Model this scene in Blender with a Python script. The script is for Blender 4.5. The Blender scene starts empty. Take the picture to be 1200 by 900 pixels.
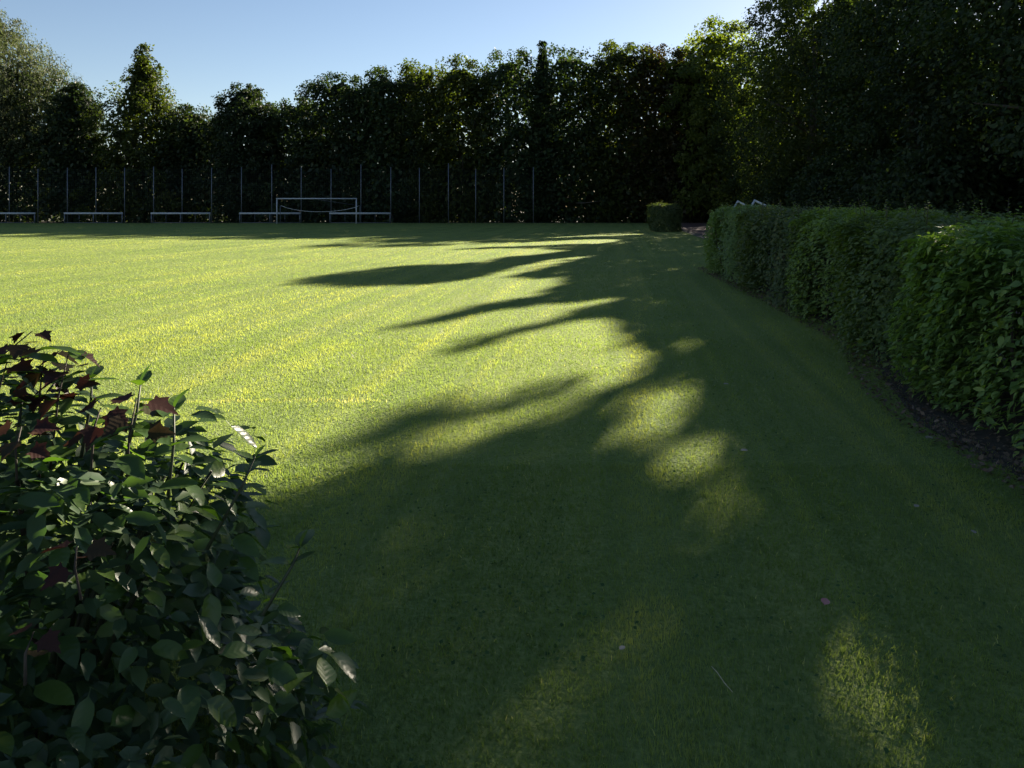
import bpy, math, random
import numpy as np
from mathutils import Vector, Matrix

rad = math.radians
rng = np.random.default_rng(7)
random.seed(7)
C = bpy.context.scene
COL = C.collection

# ------------------------------------------------------------------ camera, sky, sun, exposure
CAM_H, PITCH, FPX, HOR = 1.6, 0.0, 870.0, 243.0      # a level camera; the frame sits low (lens shift)
cam_d = bpy.data.cameras.new('camera')
cam_d.sensor_fit = 'HORIZONTAL'
cam_d.sensor_width = 36.0
cam_d.lens = 36.0 * FPX / 1200.0
cam_d.shift_y = -(450 - HOR) / 1200.0
cam_d.clip_start = 0.05
cam_d.clip_end = 3000
cam = bpy.data.objects.new('camera', cam_d)
COL.objects.link(cam)
cam.location = (0, 0, CAM_H)
cam.rotation_euler = (rad(90) - PITCH, 0, 0)
C.camera = cam

SUN_AZ, SUN_EL = rad(32.0), rad(21.2)
SUN = np.array([math.sin(SUN_AZ) * math.cos(SUN_EL), math.cos(SUN_AZ) * math.cos(SUN_EL), math.sin(SUN_EL)])
w = bpy.data.worlds.new('World')
C.world = w
w.use_nodes = True
wn = w.node_tree
bg = wn.nodes['Background']
sky = wn.nodes.new('ShaderNodeTexSky')
sky.sky_type = 'NISHITA'
sky.sun_disc = False
sky.sun_elevation = SUN_EL
sky.sun_rotation = SUN_AZ
sky.air_density = 1.0
sky.dust_density = 0.16
sky.ozone_density = 2.0
tint = wn.nodes.new('ShaderNodeMixRGB')
tint.blend_type = 'MULTIPLY'
tint.inputs['Fac'].default_value = 1.0
tint.inputs['Color2'].default_value = (.64, .60, .595, 1)
wn.links.new(sky.outputs[0], tint.inputs['Color1'])
wn.links.new(tint.outputs[0], bg.inputs['Color'])
bg.inputs['Strength'].default_value = 0.050
sun_d = bpy.data.lights.new('sun', 'SUN')
sun_d.energy = 5.0
sun_d.angle = rad(0.42)
sun_d.color = (1.0, 0.88, 0.70)
sun = bpy.data.objects.new('sun', sun_d)
COL.objects.link(sun)
sun.rotation_euler = Vector(SUN).to_track_quat('Z', 'Y').to_euler()
C.view_settings.view_transform = 'Standard'
C.view_settings.look = 'None'
C.view_settings.exposure = 2.2
C.view_settings.gamma = 1.0
C.cycles.max_bounces = 6
C.cycles.diffuse_bounces = 3
C.cycles.transmission_bounces = 4
C.cycles.use_denoising = True

# ------------------------------------------------------------------ projection helpers
cp, sp = math.cos(PITCH), math.sin(PITCH)

def G(px, py):
    """ground point seen at a photograph pixel"""
    a, b = (px - 600) / FPX, -(py - HOR) / FPX
    y, z = cp + b * sp, -sp + b * cp
    t = -CAM_H / z
    return a * t, y * t

def U(px, py, Y):
    """point seen at a photograph pixel at distance Y"""
    a, b = (px - 600) / FPX, -(py - HOR) / FPX
    y, z = cp + b * sp, -sp + b * cp
    t = Y / y
    return np.array([a * t, Y, CAM_H + z * t])

# ------------------------------------------------------------------ where sun reaches the lawn (measured on the ground)
LIT = [
 [(-700,283),(0,283),(150,282),(230,281),(330,280.5),(400,280),(470,280),(534,279),(572,277),(668,274),(751,272),(751,274.5),
  (668,277.6),(592,280),(546,282),(553,284.5),(615,284),(668,281),(707,280),(726,281),(707,286),(668,286),(615,288),(572,289.5),
  (523,293),(600,291),(668,293),(640,297),(584,302),(572,307),(477,311),(400,319),(345,328),(350,332),(400,338),(477,334),
  (534,330),(565,325),(600,326),(662,326),(657,329),(630,346),(584,353),(534,365),(469,380),(444,388),(477,385),(522,378),
  (565,369),(615,361),(637,355),(676,355),(730,348),(725,352),(668,364),(630,378),(592,388),(553,399),(503,415),(534,412),
  (584,402),(615,393),(649,381),(683,373),(718,376),(727,386),(735,394),(715,400),(682,408),(705,405),(735,400),(739,411),(750,419),
  (780,424),(765,437),(724,452),(690,459),(662,457),(672,441),(656,434),(620,450),(589,463),(548,473),(522,472),(522,457),(507,463),
  (476,478),(434,488),(403,514),(330,531),(352,540),(429,527),(476,529),(465,540),(419,561),(377,574),(326,581),(280,590),(0,650),(-700,800)],
 [(565,326),(580,320),(615,311),(660,303),(690,301),(650,310),(610,320),(590,326)],
 [(632,478),(650,467),(685,468),(690,476),(665,486),(640,486)],
 [(527,514),(548,488),(600,481),(615,491),(595,509),(558,520)],
 [(713,468),(755,452),(796,465),(803,494),(786,514),(755,535),(724,519),(735,500),(765,492),(740,484)],
 [(814,532),(843,527),(865,561),(860,590),(832,600),(809,576)],
 [(796,402),(818,401),(816,408),(800,408)],
 [(572,888),(604,848),(640,800),(680,768),(720,756),(740,772),(724,796),(700,840),(684,880),(660,925),(540,930)],
 [(1014,742),(1044,756),(1072,796),(1105,828),(1138,860),(1164,900),(1170,930),(994,930),(990,868),(988,820),(998,780)],
]
MX0, MX1, MY0, MY1 = -700, 1400, 244, 960
_gx, _gy = np.meshgrid(np.arange(MX0, MX1, 2.0), np.arange(MY0, MY1, 0.5))
MASK = np.zeros(_gx.shape, bool)
MASK_GAPS = MASK.copy()
for ip, poly in enumerate(LIT):
    if ip:                                        # small gaps let through a blurred sun: the opening is wider than its bright middle
        gx_, gy_ = (.92, .85) if ip == 7 else (1.35, 1.08) if ip == 8 else (.9, .88) if ip == 4 else (1.08, 1.08) if ip in (1, 2, 3) else (1.3, 1.15) if ip == 5 else (1.1, 1.1)
        mx_, my_ = np.mean(poly, axis=0)
        poly = [(mx_ + (a - mx_) * gx_, my_ + (b - my_) * gy_) for a, b in poly]
    ins = np.zeros(_gx.shape, bool)
    n = len(poly)
    for i in range(n):
        x1, y1 = poly[i]
        x2, y2 = poly[(i + 1) % n]
        if y1 == y2:
            continue
        c = ((y1 > _gy) != (y2 > _gy)) & (_gx < (x2 - x1) * (_gy - y1) / (y2 - y1) + x1)
        ins ^= c
    MASK |= ins
    if ip:
        MASK_GAPS |= ins
    else:
        MASK_MAIN = ins.copy()
del _gx, _gy

def vnoise(x, y, seed):
    """smooth value noise"""
    r = np.random.default_rng(seed)
    T = r.random((256, 256))
    xi, yi = np.floor(x).astype(int), np.floor(y).astype(int)
    fx, fy = x - xi, y - yi
    fx, fy = fx * fx * (3 - 2 * fx), fy * fy * (3 - 2 * fy)
    g = lambda a, b: T[a & 255, b & 255]
    return (g(xi, yi) * (1 - fx) + g(xi + 1, yi) * fx) * (1 - fy) + (g(xi, yi + 1) * (1 - fx) + g(xi + 1, yi + 1) * fx) * fy

wob = vnoise

FLECKS = [(-.84, 1.85, .98, .17), (-1.0, 1.9, 1.13, .24), (-.56, 1.75, .50, .16)]

def sunlit_target(P, jitter=0.05, M_=None):
    """True where the sun ray through P comes down on a sunny piece of the lawn"""
    t = P[:, 2] / SUN[2]
    gx = P[:, 0] - SUN[0] * t + rng.normal(0, jitter, len(P))
    gy = P[:, 1] - SUN[1] * t + rng.normal(0, jitter, len(P))
    gx, gy = gx + .26 * (wob(gx * 2.1, gy * 1.5, 71) - .5) + .14 * (wob(gx * 6, gy * 4, 72) - .5), gy + .5 * (wob(gx * 1.9, gy * 1.3, 73) - .5)
    d = gy * cp + CAM_H * sp
    up = gy * sp - CAM_H * cp
    ok = d > 0.3
    d = np.where(ok, d, 1)
    px = 600 + FPX * gx / d
    py = HOR - FPX * up / d
    ix = ((px - MX0) / 2).astype(int)
    iy = ((py - MY0) * 2).astype(int)
    ok &= (ix >= 0) & (ix < MASK.shape[1]) & (iy >= 0) & (iy < MASK.shape[0])
    lit = ok & (MASK_MAIN if M_ is None else M_)[np.clip(iy, 0, MASK.shape[0] - 1), np.clip(ix, 0, MASK.shape[1] - 1)]
    if M_ is not None:                               # sprays of leaves left standing inside the gaps
        lit &= .65 * wob(gx * 3.0, gy * 2.0, 74) + .35 * wob(gx * 7.5, gy * 5.0, 75) > .27
    for fx, fy, fz, fr in FLECKS:                    # a few sun flecks on the near shrub
        v = P - np.array([fx, fy, fz])
        lit |= ((v - (v @ SUN)[:, None] * SUN) ** 2).sum(1) < fr * fr
    return lit

# ------------------------------------------------------------------ object helpers
def tag(o, label=None, cat=None, group=None, kind=None):
    for k, v in (('label', label), ('category', cat), ('group', group), ('kind', kind)):
        if v:
            o[k] = v
    return o

def link(name, me, mat=None, parent=None):
    o = bpy.data.objects.new(name, me)
    COL.objects.link(o)
    if mat is not None and not me.materials:
        me.materials.append(mat)
    if parent is not None:
        o.parent = parent
    return o

def thing(name, label, cat, loc=(0, 0, 0), rotz=0.0, group=None):
    o = bpy.data.objects.new(name, None)
    COL.objects.link(o)
    o.empty_display_size = 0.2
    o.location = loc
    o.rotation_euler = (0, 0, rotz)
    return tag(o, label, cat, group)

def mesh_np(name, V, F, tint=None, smooth=False):
    """V (n,3), F (m,k) all faces of one size"""
    me = bpy.data.meshes.new(name)
    V = np.asarray(V, np.float32)
    F = np.asarray(F, np.int32)
    m, k = F.shape
    me.vertices.add(len(V))
    me.vertices.foreach_set('co', V.ravel())
    me.loops.add(m * k)
    me.loops.foreach_set('vertex_index', F.ravel())
    me.polygons.add(m)
    me.polygons.foreach_set('loop_start', np.arange(0, m * k, k, dtype=np.int32))
    me.polygons.foreach_set('loop_total', np.full(m, k, np.int32))
    if smooth:
        me.polygons.foreach_set('use_smooth', np.ones(m, bool))
    if tint is not None:
        a = me.attributes.new('tint', 'FLOAT', 'POINT')
        a.data.foreach_set('value', np.asarray(tint, np.float32))
    me.update(calc_edges=True)
    return me

def unit(v):
    return v / np.maximum(np.linalg.norm(v, axis=-1, keepdims=True), 1e-9)

# leaf templates: (along, across, lift) and faces
T_RHOMB = (np.array([(0, 0, 0), (.42, -.5, .05), (1, 0, -.06), (.42, .5, .05)]), np.array([(0, 1, 2, 3)]))
T_OVATE = (np.array([(0, 0, 0), (.5, 0, -.03), (1, 0, -.12), (.2, -.38, .05), (.6, -.42, .03), (.2, .38, .05), (.6, .42, .03)]),
           np.array([(0, 3, 1), (3, 4, 1), (4, 2, 1), (0, 1, 5), (5, 1, 6), (6, 1, 2)]))

def leaf_cloud(name, P, N, D, L, W, tint, tmpl, smooth=False):
    tv, tf = tmpl
    n, k = len(P), len(tv)
    N = unit(N)
    D = D - N * (D * N).sum(1, keepdims=True)
    D = unit(D)
    S = np.cross(N, D)
    V = (P[:, None, :] + D[:, None, :] * (tv[None, :, 0:1] * L[:, None, None]) + S[:, None, :] * (tv[None, :, 1:2] * W[:, None, None])
         + N[:, None, :] * (tv[None, :, 2:3] * L[:, None, None]))
    F = (tf[None] + (np.arange(n) * k)[:, None, None]).reshape(-1, tf.shape[1])
    return mesh_np(name, V.reshape(-1, 3), F, np.repeat(tint, k), smooth)

def tubes(name, lines, sides=8, smooth=True):
    """lines: list of (points (m,3), radii (m,))"""
    Vs, Fs, off = [], [], 0
    for pts, rr in lines:
        pts = np.asarray(pts, float)
        rr = np.asarray(rr, float)
        m = len(pts)
        T = unit(np.gradient(pts, axis=0))
        ref = np.where(np.abs(T[:, 2:3]) > 0.9, np.array([[1., 0, 0]]), np.array([[0., 0, 1]]))
        A = unit(np.cross(T, ref))
        B = np.cross(T, A)
        th = np.arange(sides) * 2 * math.pi / sides
        ring = (A[:, None] * np.cos(th)[None, :, None] + B[:, None] * np.sin(th)[None, :, None]) * rr[:, None, None]
        V = (pts[:, None] + ring).reshape(-1, 3)
        i = np.arange(m - 1)[:, None] * sides
        j = np.arange(sides)[None]
        j2 = (j + 1) % sides
        F = np.stack([i + j, i + j2, i + sides + j2, i + sides + j], -1).reshape(-1, 4) + off
        # caps as degenerate-free quads fans
        capa = [(off + 0, off + q + 2, off + q + 1, off + 0) for q in range(0)]
        Vs.append(V)
        Fs.append(F)
        off += len(V)
        for e in (0, m - 1):
            base = off - len(V) + e * sides
            for q in range(1, sides - 1, 2):
                a, b, c_ = base, base + q, base + q + 1
                d_ = base + min(q + 2, sides - 1)
                if d_ != c_:
                    Fs.append(np.array([(a, b, c_, d_)] if e else [(a, d_, c_, b)]))
    return mesh_np(name, np.concatenate(Vs), np.concatenate(Fs), None, smooth)

def box_bars(name, bars):
    """bars: list of (p0, p1, width, height) square bars joined in one mesh"""
    Vs, Fs = [], []
    for k, (p0, p1, a, b) in enumerate(bars):
        p0, p1 = np.asarray(p0, float), np.asarray(p1, float)
        t = unit(p1 - p0)
        ref = np.array([0., 1, 0]) if abs(t[2]) > .9 else np.array([0., 0, 1])
        s = unit(np.cross(t, ref)) * a / 2
        u = unit(np.cross(s, t)) * b / 2
        for p in (p0, p1):
            Vs += [p - s - u, p + s - u, p + s + u, p - s + u]
        o = k * 8
        Fs += [(o, o + 1, o + 2, o + 3), (o + 7, o + 6, o + 5, o + 4)] + [(o + i, o + 4 + i, o + 4 + (i + 1) % 4, o + (i + 1) % 4) for i in range(4)]
    return mesh_np(name, Vs, Fs)

# ------------------------------------------------------------------ materials
def nmat(name):
    m = bpy.data.materials.new(name)
    m.use_nodes = True
    nt = m.node_tree
    nt.nodes.clear()
    out = nt.nodes.new('ShaderNodeOutputMaterial')
    return m, nt, out

def N_(nt, t, **kw):
    n = nt.nodes.new('ShaderNode' + t)
    for k, v in kw.items():
        if k in n.inputs:
            n.inputs[k].default_value = v
        else:
            setattr(n, k, v)
    return n

def ramp(nt, stops):
    r = nt.nodes.new('ShaderNodeValToRGB')
    els = r.color_ramp.elements
    while len(els) < len(stops):
        els.new(0.5)
    for e, (p, c) in zip(els, stops):
        e.position = p
        e.color = (*c, 1)
    return r

def leaf_mat(name, cols, trans=0.4, tcol=(2.3, 2.4, 0.6), gloss=0.014, rough=0.5, veins=False):
    m, nt, out = nmat(name)
    at = N_(nt, 'Attribute', attribute_name='tint')
    if veins:                                    # each leaf object has its own tone
        oi = N_(nt, 'ObjectInfo')
        src = oi.outputs['Random']
    else:
        src = at.outputs['Fac']
    cr = ramp(nt, [(i / (len(cols) - 1), c) for i, c in enumerate(cols)])
    nt.links.new(src, cr.inputs[0])
    dif = N_(nt, 'BsdfDiffuse')
    tr = N_(nt, 'BsdfTranslucent')
    gl = N_(nt, 'BsdfGlossy', Roughness=rough)
    mul = N_(nt, 'MixRGB', blend_type='MULTIPLY', Fac=1.0)
    mul.inputs['Color2'].default_value = (*tcol, 1)
    nt.links.new(cr.outputs[0], dif.inputs['Color'])
    nt.links.new(cr.outputs[0], mul.inputs['Color1'])
    nt.links.new(mul.outputs[0], tr.inputs['Color'])
    mx = N_(nt, 'MixShader', Fac=trans)
    nt.links.new(dif.outputs[0], mx.inputs[1])
    nt.links.new(tr.outputs[0], mx.inputs[2])
    fr = N_(nt, 'LayerWeight', Blend=0.25)
    mm = N_(nt, 'Math', operation='MULTIPLY_ADD')
    nt.links.new(fr.outputs['Facing'], mm.inputs[0])
    mm.inputs[1].default_value = gloss * 2.0
    mm.inputs[2].default_value = gloss
    m2 = N_(nt, 'MixShader')
    nt.links.new(mm.outputs[0], m2.inputs['Fac'])
    nt.links.new(mx.outputs[0], m2.inputs[1])
    nt.links.new(gl.outputs[0], m2.inputs[2])
    if veins:
        uv = N_(nt, 'UVMap', uv_map='UVMap')
        sep = N_(nt, 'SeparateXYZ')
        nt.links.new(uv.outputs[0], sep.inputs[0])
        ab = N_(nt, 'Math', operation='ABSOLUTE')
        nt.links.new(sep.outputs[1], ab.inputs[0])
        # curved side veins: phase = along - 0.7*|across|
        ph = N_(nt, 'Math', operation='MULTIPLY_ADD')
        nt.links.new(ab.outputs[0], ph.inputs[0])
        ph.inputs[1].default_value = -0.75
        nt.links.new(sep.outputs[0], ph.inputs[2])
        sc = N_(nt, 'Math', operation='MULTIPLY')
        nt.links.new(ph.outputs[0], sc.inputs[0])
        sc.inputs[1].default_value = 36.0
        sn = N_(nt, 'Math', operation='SINE')
        nt.links.new(sc.outputs[0], sn.inputs[0])
        ns = N_(nt, 'TexNoise', Scale=18.0)
        nt.links.new(uv.outputs[0], ns.inputs['Vector'])
        ad = N_(nt, 'Math', operation='ADD')
        nt.links.new(sn.outputs[0], ad.inputs[0])
        nt.links.new(ns.outputs['Fac'], ad.inputs[1])
        bp = N_(nt, 'Bump', Strength=0.09, Distance=0.003)
        nt.links.new(ad.outputs[0], bp.inputs['Height'])
        for s in (dif, gl):
            nt.links.new(bp.outputs[0], s.inputs['Normal'])
    nt.links.new(m2.outputs[0], out.inputs['Surface'])
    return m

def plain(name, col, rough=0.6, metal=0.0, noise=0.25, scale=20.0, bump=0.0):
    m, nt, out = nmat(name)
    b = N_(nt, 'BsdfPrincipled', Roughness=rough, Metallic=metal)
    tc = N_(nt, 'TexCoord')
    ns = N_(nt, 'TexNoise', Scale=scale, Detail=6.0)
    nt.links.new(tc.outputs['Object'], ns.inputs['Vector'])
    lo = tuple(c * (1 - noise) for c in col)
    hi = tuple(min(1, c * (1 + noise)) for c in col)
    r = ramp(nt, [(0.3, lo), (0.7, hi)])
    nt.links.new(ns.outputs['Fac'], r.inputs[0])
    nt.links.new(r.outputs[0], b.inputs['Base Color'])
    if bump:
        bp = N_(nt, 'Bump', Strength=bump, Distance=0.02)
        nt.links.new(ns.outputs['Fac'], bp.inputs['Height'])
        nt.links.new(bp.outputs[0], b.inputs['Normal'])
    nt.links.new(b.outputs[0], out.inputs['Surface'])
    return m

M = {}
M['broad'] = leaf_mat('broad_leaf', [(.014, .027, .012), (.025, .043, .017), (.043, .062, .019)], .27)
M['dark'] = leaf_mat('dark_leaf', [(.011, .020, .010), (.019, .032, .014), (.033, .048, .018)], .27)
M['copper'] = leaf_mat('bronze_leaf', [(.017, .021, .008), (.032, .031, .011), (.049, .039, .013)], .36, (1.6, 1.3, .5))
M['olive'] = leaf_mat('olive_leaf', [(.020, .029, .009), (.034, .048, .010), (.061, .074, .014)], .42)
M['sunny'] = leaf_mat('sunlit_leaf', [(.034, .050, .012), (.062, .085, .015), (.11, .13, .022)], .48)  # brighter copy of the olive leaf: sunlight on the crown put into its colour
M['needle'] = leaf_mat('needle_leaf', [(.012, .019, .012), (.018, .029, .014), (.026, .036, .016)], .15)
M['willow'] = leaf_mat('willow_leaf', [(.055, .070, .042), (.08, .095, .052), (.11, .12, .062)], .36, (1.2, 1.3, .7), gloss=.01)
M['hedge_bright'] = leaf_mat('hedge_bright', [(.075, .131, .044), (.112, .186, .057), (.196, .264, .078)], .35, gloss=.02)
M['hedge_mid'] = leaf_mat('hedge_mid', [(.080, .126, .044), (.120, .180, .053), (.175, .233, .063)], .35, gloss=.02)
M['hedge_brown'] = leaf_mat('hedge_brown', [(.048, .076, .032), (.070, .102, .040), (.115, .120, .048)], .3, gloss=.02)
M['hedge_olive'] = leaf_mat('hedge_olive', [(.052, .082, .030), (.076, .118, .036), (.120, .145, .046)], .33, gloss=.02)
M['hedge_pale'] = leaf_mat('hedge_pale', [(.083, .134, .058), (.126, .188, .074), (.188, .242, .090)], .35, gloss=.02)
M['dogwood'] = leaf_mat('dogwood', [(.032, .062, .018), (.050, .092, .022), (.080, .130, .028)], .38, (1.7, 2.0, .4), gloss=.026, rough=.32, veins=True)
M['dogwood_in'] = leaf_mat('dogwood_inner', [(.035, .064, .035), (.055, .092, .045), (.088, .131, .050)], .35, (1.5, 1.9, .4), gloss=.025, rough=.4)
M['maple'] = leaf_mat('maple_leaf', [(.034, .016, .014), (.046, .022, .016), (.034, .034, .014)], .3, (1.5, 1.0, .7), gloss=.012, rough=.4, veins=True)
M['clover'] = leaf_mat('clover', [(.035, .075, .028), (.05, .10, .035), (.075, .13, .045)], .3, (1.6, 1.6, .6), gloss=.006)
M['bark'] = plain('bark', (.055, .045, .036), .9, 0, .4, 12, .6)
M['twig'] = plain('twig', (.040, .030, .022), .8, 0, .4, 30)
M['green_stem'] = plain('green_stem', (.03, .04, .018), .6, 0, .3, 30)
M['steel'] = plain('galvanised_steel', (.11, .125, .15), .5, .35, .15, 6)
M['white'] = plain('white_paint', (.38, .41, .44), .45, 0, .08, 5)
M['wire'] = plain('dark_wire', (.035, .05, .045), .5, .2, .2, 5)
M['rope'] = plain('net_rope', (.6, .62, .62), .8, 0, .1, 20)
M['pink'] = plain('pink_leaf', (.30, .12, .11), .6, 0, .3, 40)
M['straw'] = plain('straw', (.42, .36, .22), .7, 0, .2, 40)
M['pale_leaf'] = plain('pale_leaf', (.22, .20, .15), .6, 0, .3, 40)
M['litter'] = plain('litter', (.10, .07, .045), .8, 0, .6, 3)

# grass blades: fresh green to straw
def grass_mat():
    m, nt, out = nmat('grass_blades')
    at = N_(nt, 'Attribute', attribute_name='tint')
    cr = ramp(nt, [(0, (.052, .096, .040)), (.35, (.105, .168, .066)), (.65, (.18, .235, .088)), (.85, (.27, .305, .15)), (1, (.38, .39, .27))])
    nt.links.new(at.outputs['Fac'], cr.inputs[0])
    d = N_(nt, 'BsdfDiffuse')
    t = N_(nt, 'BsdfTranslucent')
    g = N_(nt, 'BsdfGlossy', Roughness=.42)
    mul = N_(nt, 'MixRGB', blend_type='MULTIPLY', Fac=1.0)
    mul.inputs['Color2'].default_value = (2.5, 2.1, .75, 1)
    nt.links.new(cr.outputs[0], d.inputs['Color'])
    nt.links.new(cr.outputs[0], mul.inputs['Color1'])
    nt.links.new(mul.outputs[0], t.inputs['Color'])
    a = N_(nt, 'MixShader', Fac=.6)
    nt.links.new(d.outputs[0], a.inputs[1])
    nt.links.new(t.outputs[0], a.inputs[2])
    b = N_(nt, 'MixShader', Fac=.018)
    nt.links.new(a.outputs[0], b.inputs[1])
    nt.links.new(g.outputs[0], b.inputs[2])
    nt.links.new(b.outputs[0], out.inputs['Surface'])
    return m
M['grass'] = grass_mat()

FIELD_AZ = rad(8.3)                               # direction of mowing and of the hedge

def lawn_mat():
    m, nt, out = nmat('lawn')
    tc = N_(nt, 'TexCoord')
    mp = N_(nt, 'Mapping')
    mp.inputs['Rotation'].default_value = (0, 0, FIELD_AZ)
    nt.links.new(tc.outputs['Object'], mp.inputs['Vector'])
    st = N_(nt, 'Mapping')
    st.inputs['Scale'].default_value = (2.2, .05, 1)
    nt.links.new(mp.outputs[0], st.inputs['Vector'])
    n1 = N_(nt, 'TexNoise', Scale=1.0, Detail=3.0)
    nt.links.new(st.outputs[0], n1.inputs['Vector'])
    n2 = N_(nt, 'TexNoise', Scale=.35, Detail=6.0)
    nt.links.new(tc.outputs['Object'], n2.inputs['Vector'])
    n3 = N_(nt, 'TexNoise', Scale=45.0, Detail=5.0)
    nt.links.new(tc.outputs['Object'], n3.inputs['Vector'])
    a = N_(nt, 'MixRGB', blend_type='MIX', Fac=.45)
    nt.links.new(n1.outputs['Fac'], a.inputs['Color1'])
    nt.links.new(n2.outputs['Fac'], a.inputs['Color2'])
    b = N_(nt, 'MixRGB', blend_type='OVERLAY', Fac=.8)
    nt.links.new(a.outputs[0], b.inputs['Color1'])
    nt.links.new(n3.outputs['Fac'], b.inputs['Color2'])
    cr = ramp(nt, [(.2, (.07, .115, .035)), (.45, (.135, .185, .052)), (.7, (.20, .24, .072)), (.88, (.27, .285, .12))])
    nt.links.new(b.outputs[0], cr.inputs[0])
    d = N_(nt, 'BsdfPrincipled', Roughness=.9)
    d.inputs['Specular IOR Level'].default_value = .1
    nt.links.new(cr.outputs[0], d.inputs['Base Color'])
    bp = N_(nt, 'Bump', Strength=.8, Distance=.03)
    nt.links.new(n3.outputs['Fac'], bp.inputs['Height'])
    nt.links.new(bp.outputs[0], d.inputs['Normal'])
    nt.links.new(d.outputs[0], out.inputs['Surface'])
    return m
M['lawn'] = lawn_mat()
M['soil'] = plain('soil', (.038, .030, .022), .95, 0, .5, 9, .8)
M['earth'] = plain('woodland_earth', (.045, .042, .026), .95, 0, .5, 2.5, .6)
M['track'] = plain('red_track', (.055, .024, .022), .9, 0, .2, 30, .3)

# ------------------------------------------------------------------ the setting
def sheet(name, pts, z, mat):
    me = bpy.data.meshes.new(name)
    me.from_pydata([(x, y, z) for x, y in pts], [], [list(range(len(pts)))])
    me.update()
    o = link(name, me, mat)
    o['kind'] = 'structure'
    return o

sheet('ground', [(-900, -900), (900, -900), (900, 900), (-900, 900)], 0, M['earth'])
sheet('lawn', [(-90, -20), (3.2, -20), (3.3, 6), (3.65, 7), (4.2, 8.6), (4.5, 12), (5.1, 18.6), (7.1, 20), (11.2, 48), (15.0, 75.6), (-90, 75.6)], .004, M['lawn'])
sheet('soil_strip', [(3.0, -6), (3.0, 5.5), (3.5, 7), (4.15, 8.6), (4.5, 12), (5.1, 18.5), (6.3, 19.2), (5.6, 12), (4.6, -6)], .008, M['soil'])
sheet('running_track', [(5.6, 0), (9.5, 0), (20.5, 78), (15.2, 76.4)], .012, M['track'])

# ------------------------------------------------------------------ trees
def lump(ang, z, seed):
    r = np.random.default_rng(seed)
    s = np.zeros_like(ang)
    for k in range(1, 6):
        s += np.sin(ang * k + z * r.uniform(.15, .7) + r.uniform(0, 6.28)) * r.uniform(.3, 1) / k ** .6
    return s * .19

def crown_leaves(name, seed, prof, R, z0, z1, nc, cr, nl, L, upright=1.0, droop=0.0, tmpl=T_RHOMB, origin=(0, 0), carve=False, inner=.35, wf=.6, ymin=None):
    r = np.random.default_rng(seed)
    tt = r.random(nc * 6)
    rad_t = prof(tt)
    keep = r.random(nc * 6) < (rad_t + .10) / (rad_t.max() + .10)
    tt = tt[keep][:nc]
    nc = len(tt)
    z = z0 + tt * (z1 - z0)
    a = r.uniform(0, 2 * math.pi, nc)
    rr = R * prof(tt) * (1 + lump(a, z, seed)) * (inner + (1 - inner) * r.random(nc) ** .45)
    cc = np.stack([np.cos(a) * rr, np.sin(a) * rr, z], 1)
    ct = r.random(nc)
    crad = cr * r.uniform(.55, 1.25, nc) * np.clip(.55 + prof(tt), .5, 1.0)
    idx = r.integers(0, nc, nl)
    v = unit(r.normal(size=(nl, 3))) * (r.random(nl) ** (1 / 2.2))[:, None]
    v[:, 2] *= .75 * upright
    P = cc[idx] + v * crad[idx][:, None]
    if droop:
        P[:, 2] -= droop * r.random(nl) ** 2 * 2.0
    P[:, 2] = np.maximum(P[:, 2], .15)
    ni = nl // 5                                   # larger sprays deep inside the crown
    ti = r.random(ni)
    ai = r.uniform(0, 2 * math.pi, ni)
    ri = R * prof(ti) * .72 * np.sqrt(r.random(ni))
    P[:ni] = np.column_stack([np.cos(ai) * ri, np.sin(ai) * ri, z0 + ti * (z1 - z0) * .93])
    big = np.ones(nl)
    big[:ni] = 1.9
    out = P * np.array([1, 1, 0])
    out = unit(out + 1e-6)
    N = unit(out * .5 + np.array([0, 0, .55]) + r.normal(0, .55, (nl, 3)))
    D = unit(out * .5 + np.array([0, 0, -.5 - droop]) + r.normal(0, .6, (nl, 3)))
    Ls = L * r.uniform(.65, 1.3, nl) * big
    tint = np.clip(ct[idx] * .55 + r.random(nl) * .45, 0, 1)
    if ymin is not None:                            # kept off the fence
        P[:, 1] = np.where(P[:, 1] < ymin, 2 * ymin - P[:, 1], P[:, 1])
    if carve:
        W = P + np.array([origin[0], origin[1], 0])
        E = unit(D) * Ls[:, None]
        k = ~(sunlit_target(W + E * .5, .04) | ((big > 1) & (sunlit_target(W) | sunlit_target(W + E))) | sunlit_target(W, .03, MASK_GAPS) | sunlit_target(W + E * .5, .03, MASK_GAPS) | sunlit_target(W + E, .03, MASK_GAPS))
        P, N, D, Ls, tint = P[k], N[k], D[k], Ls[k], tint[k]
    return leaf_cloud(name, P, N, D, Ls, Ls * wf, tint, tmpl), cc

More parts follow.
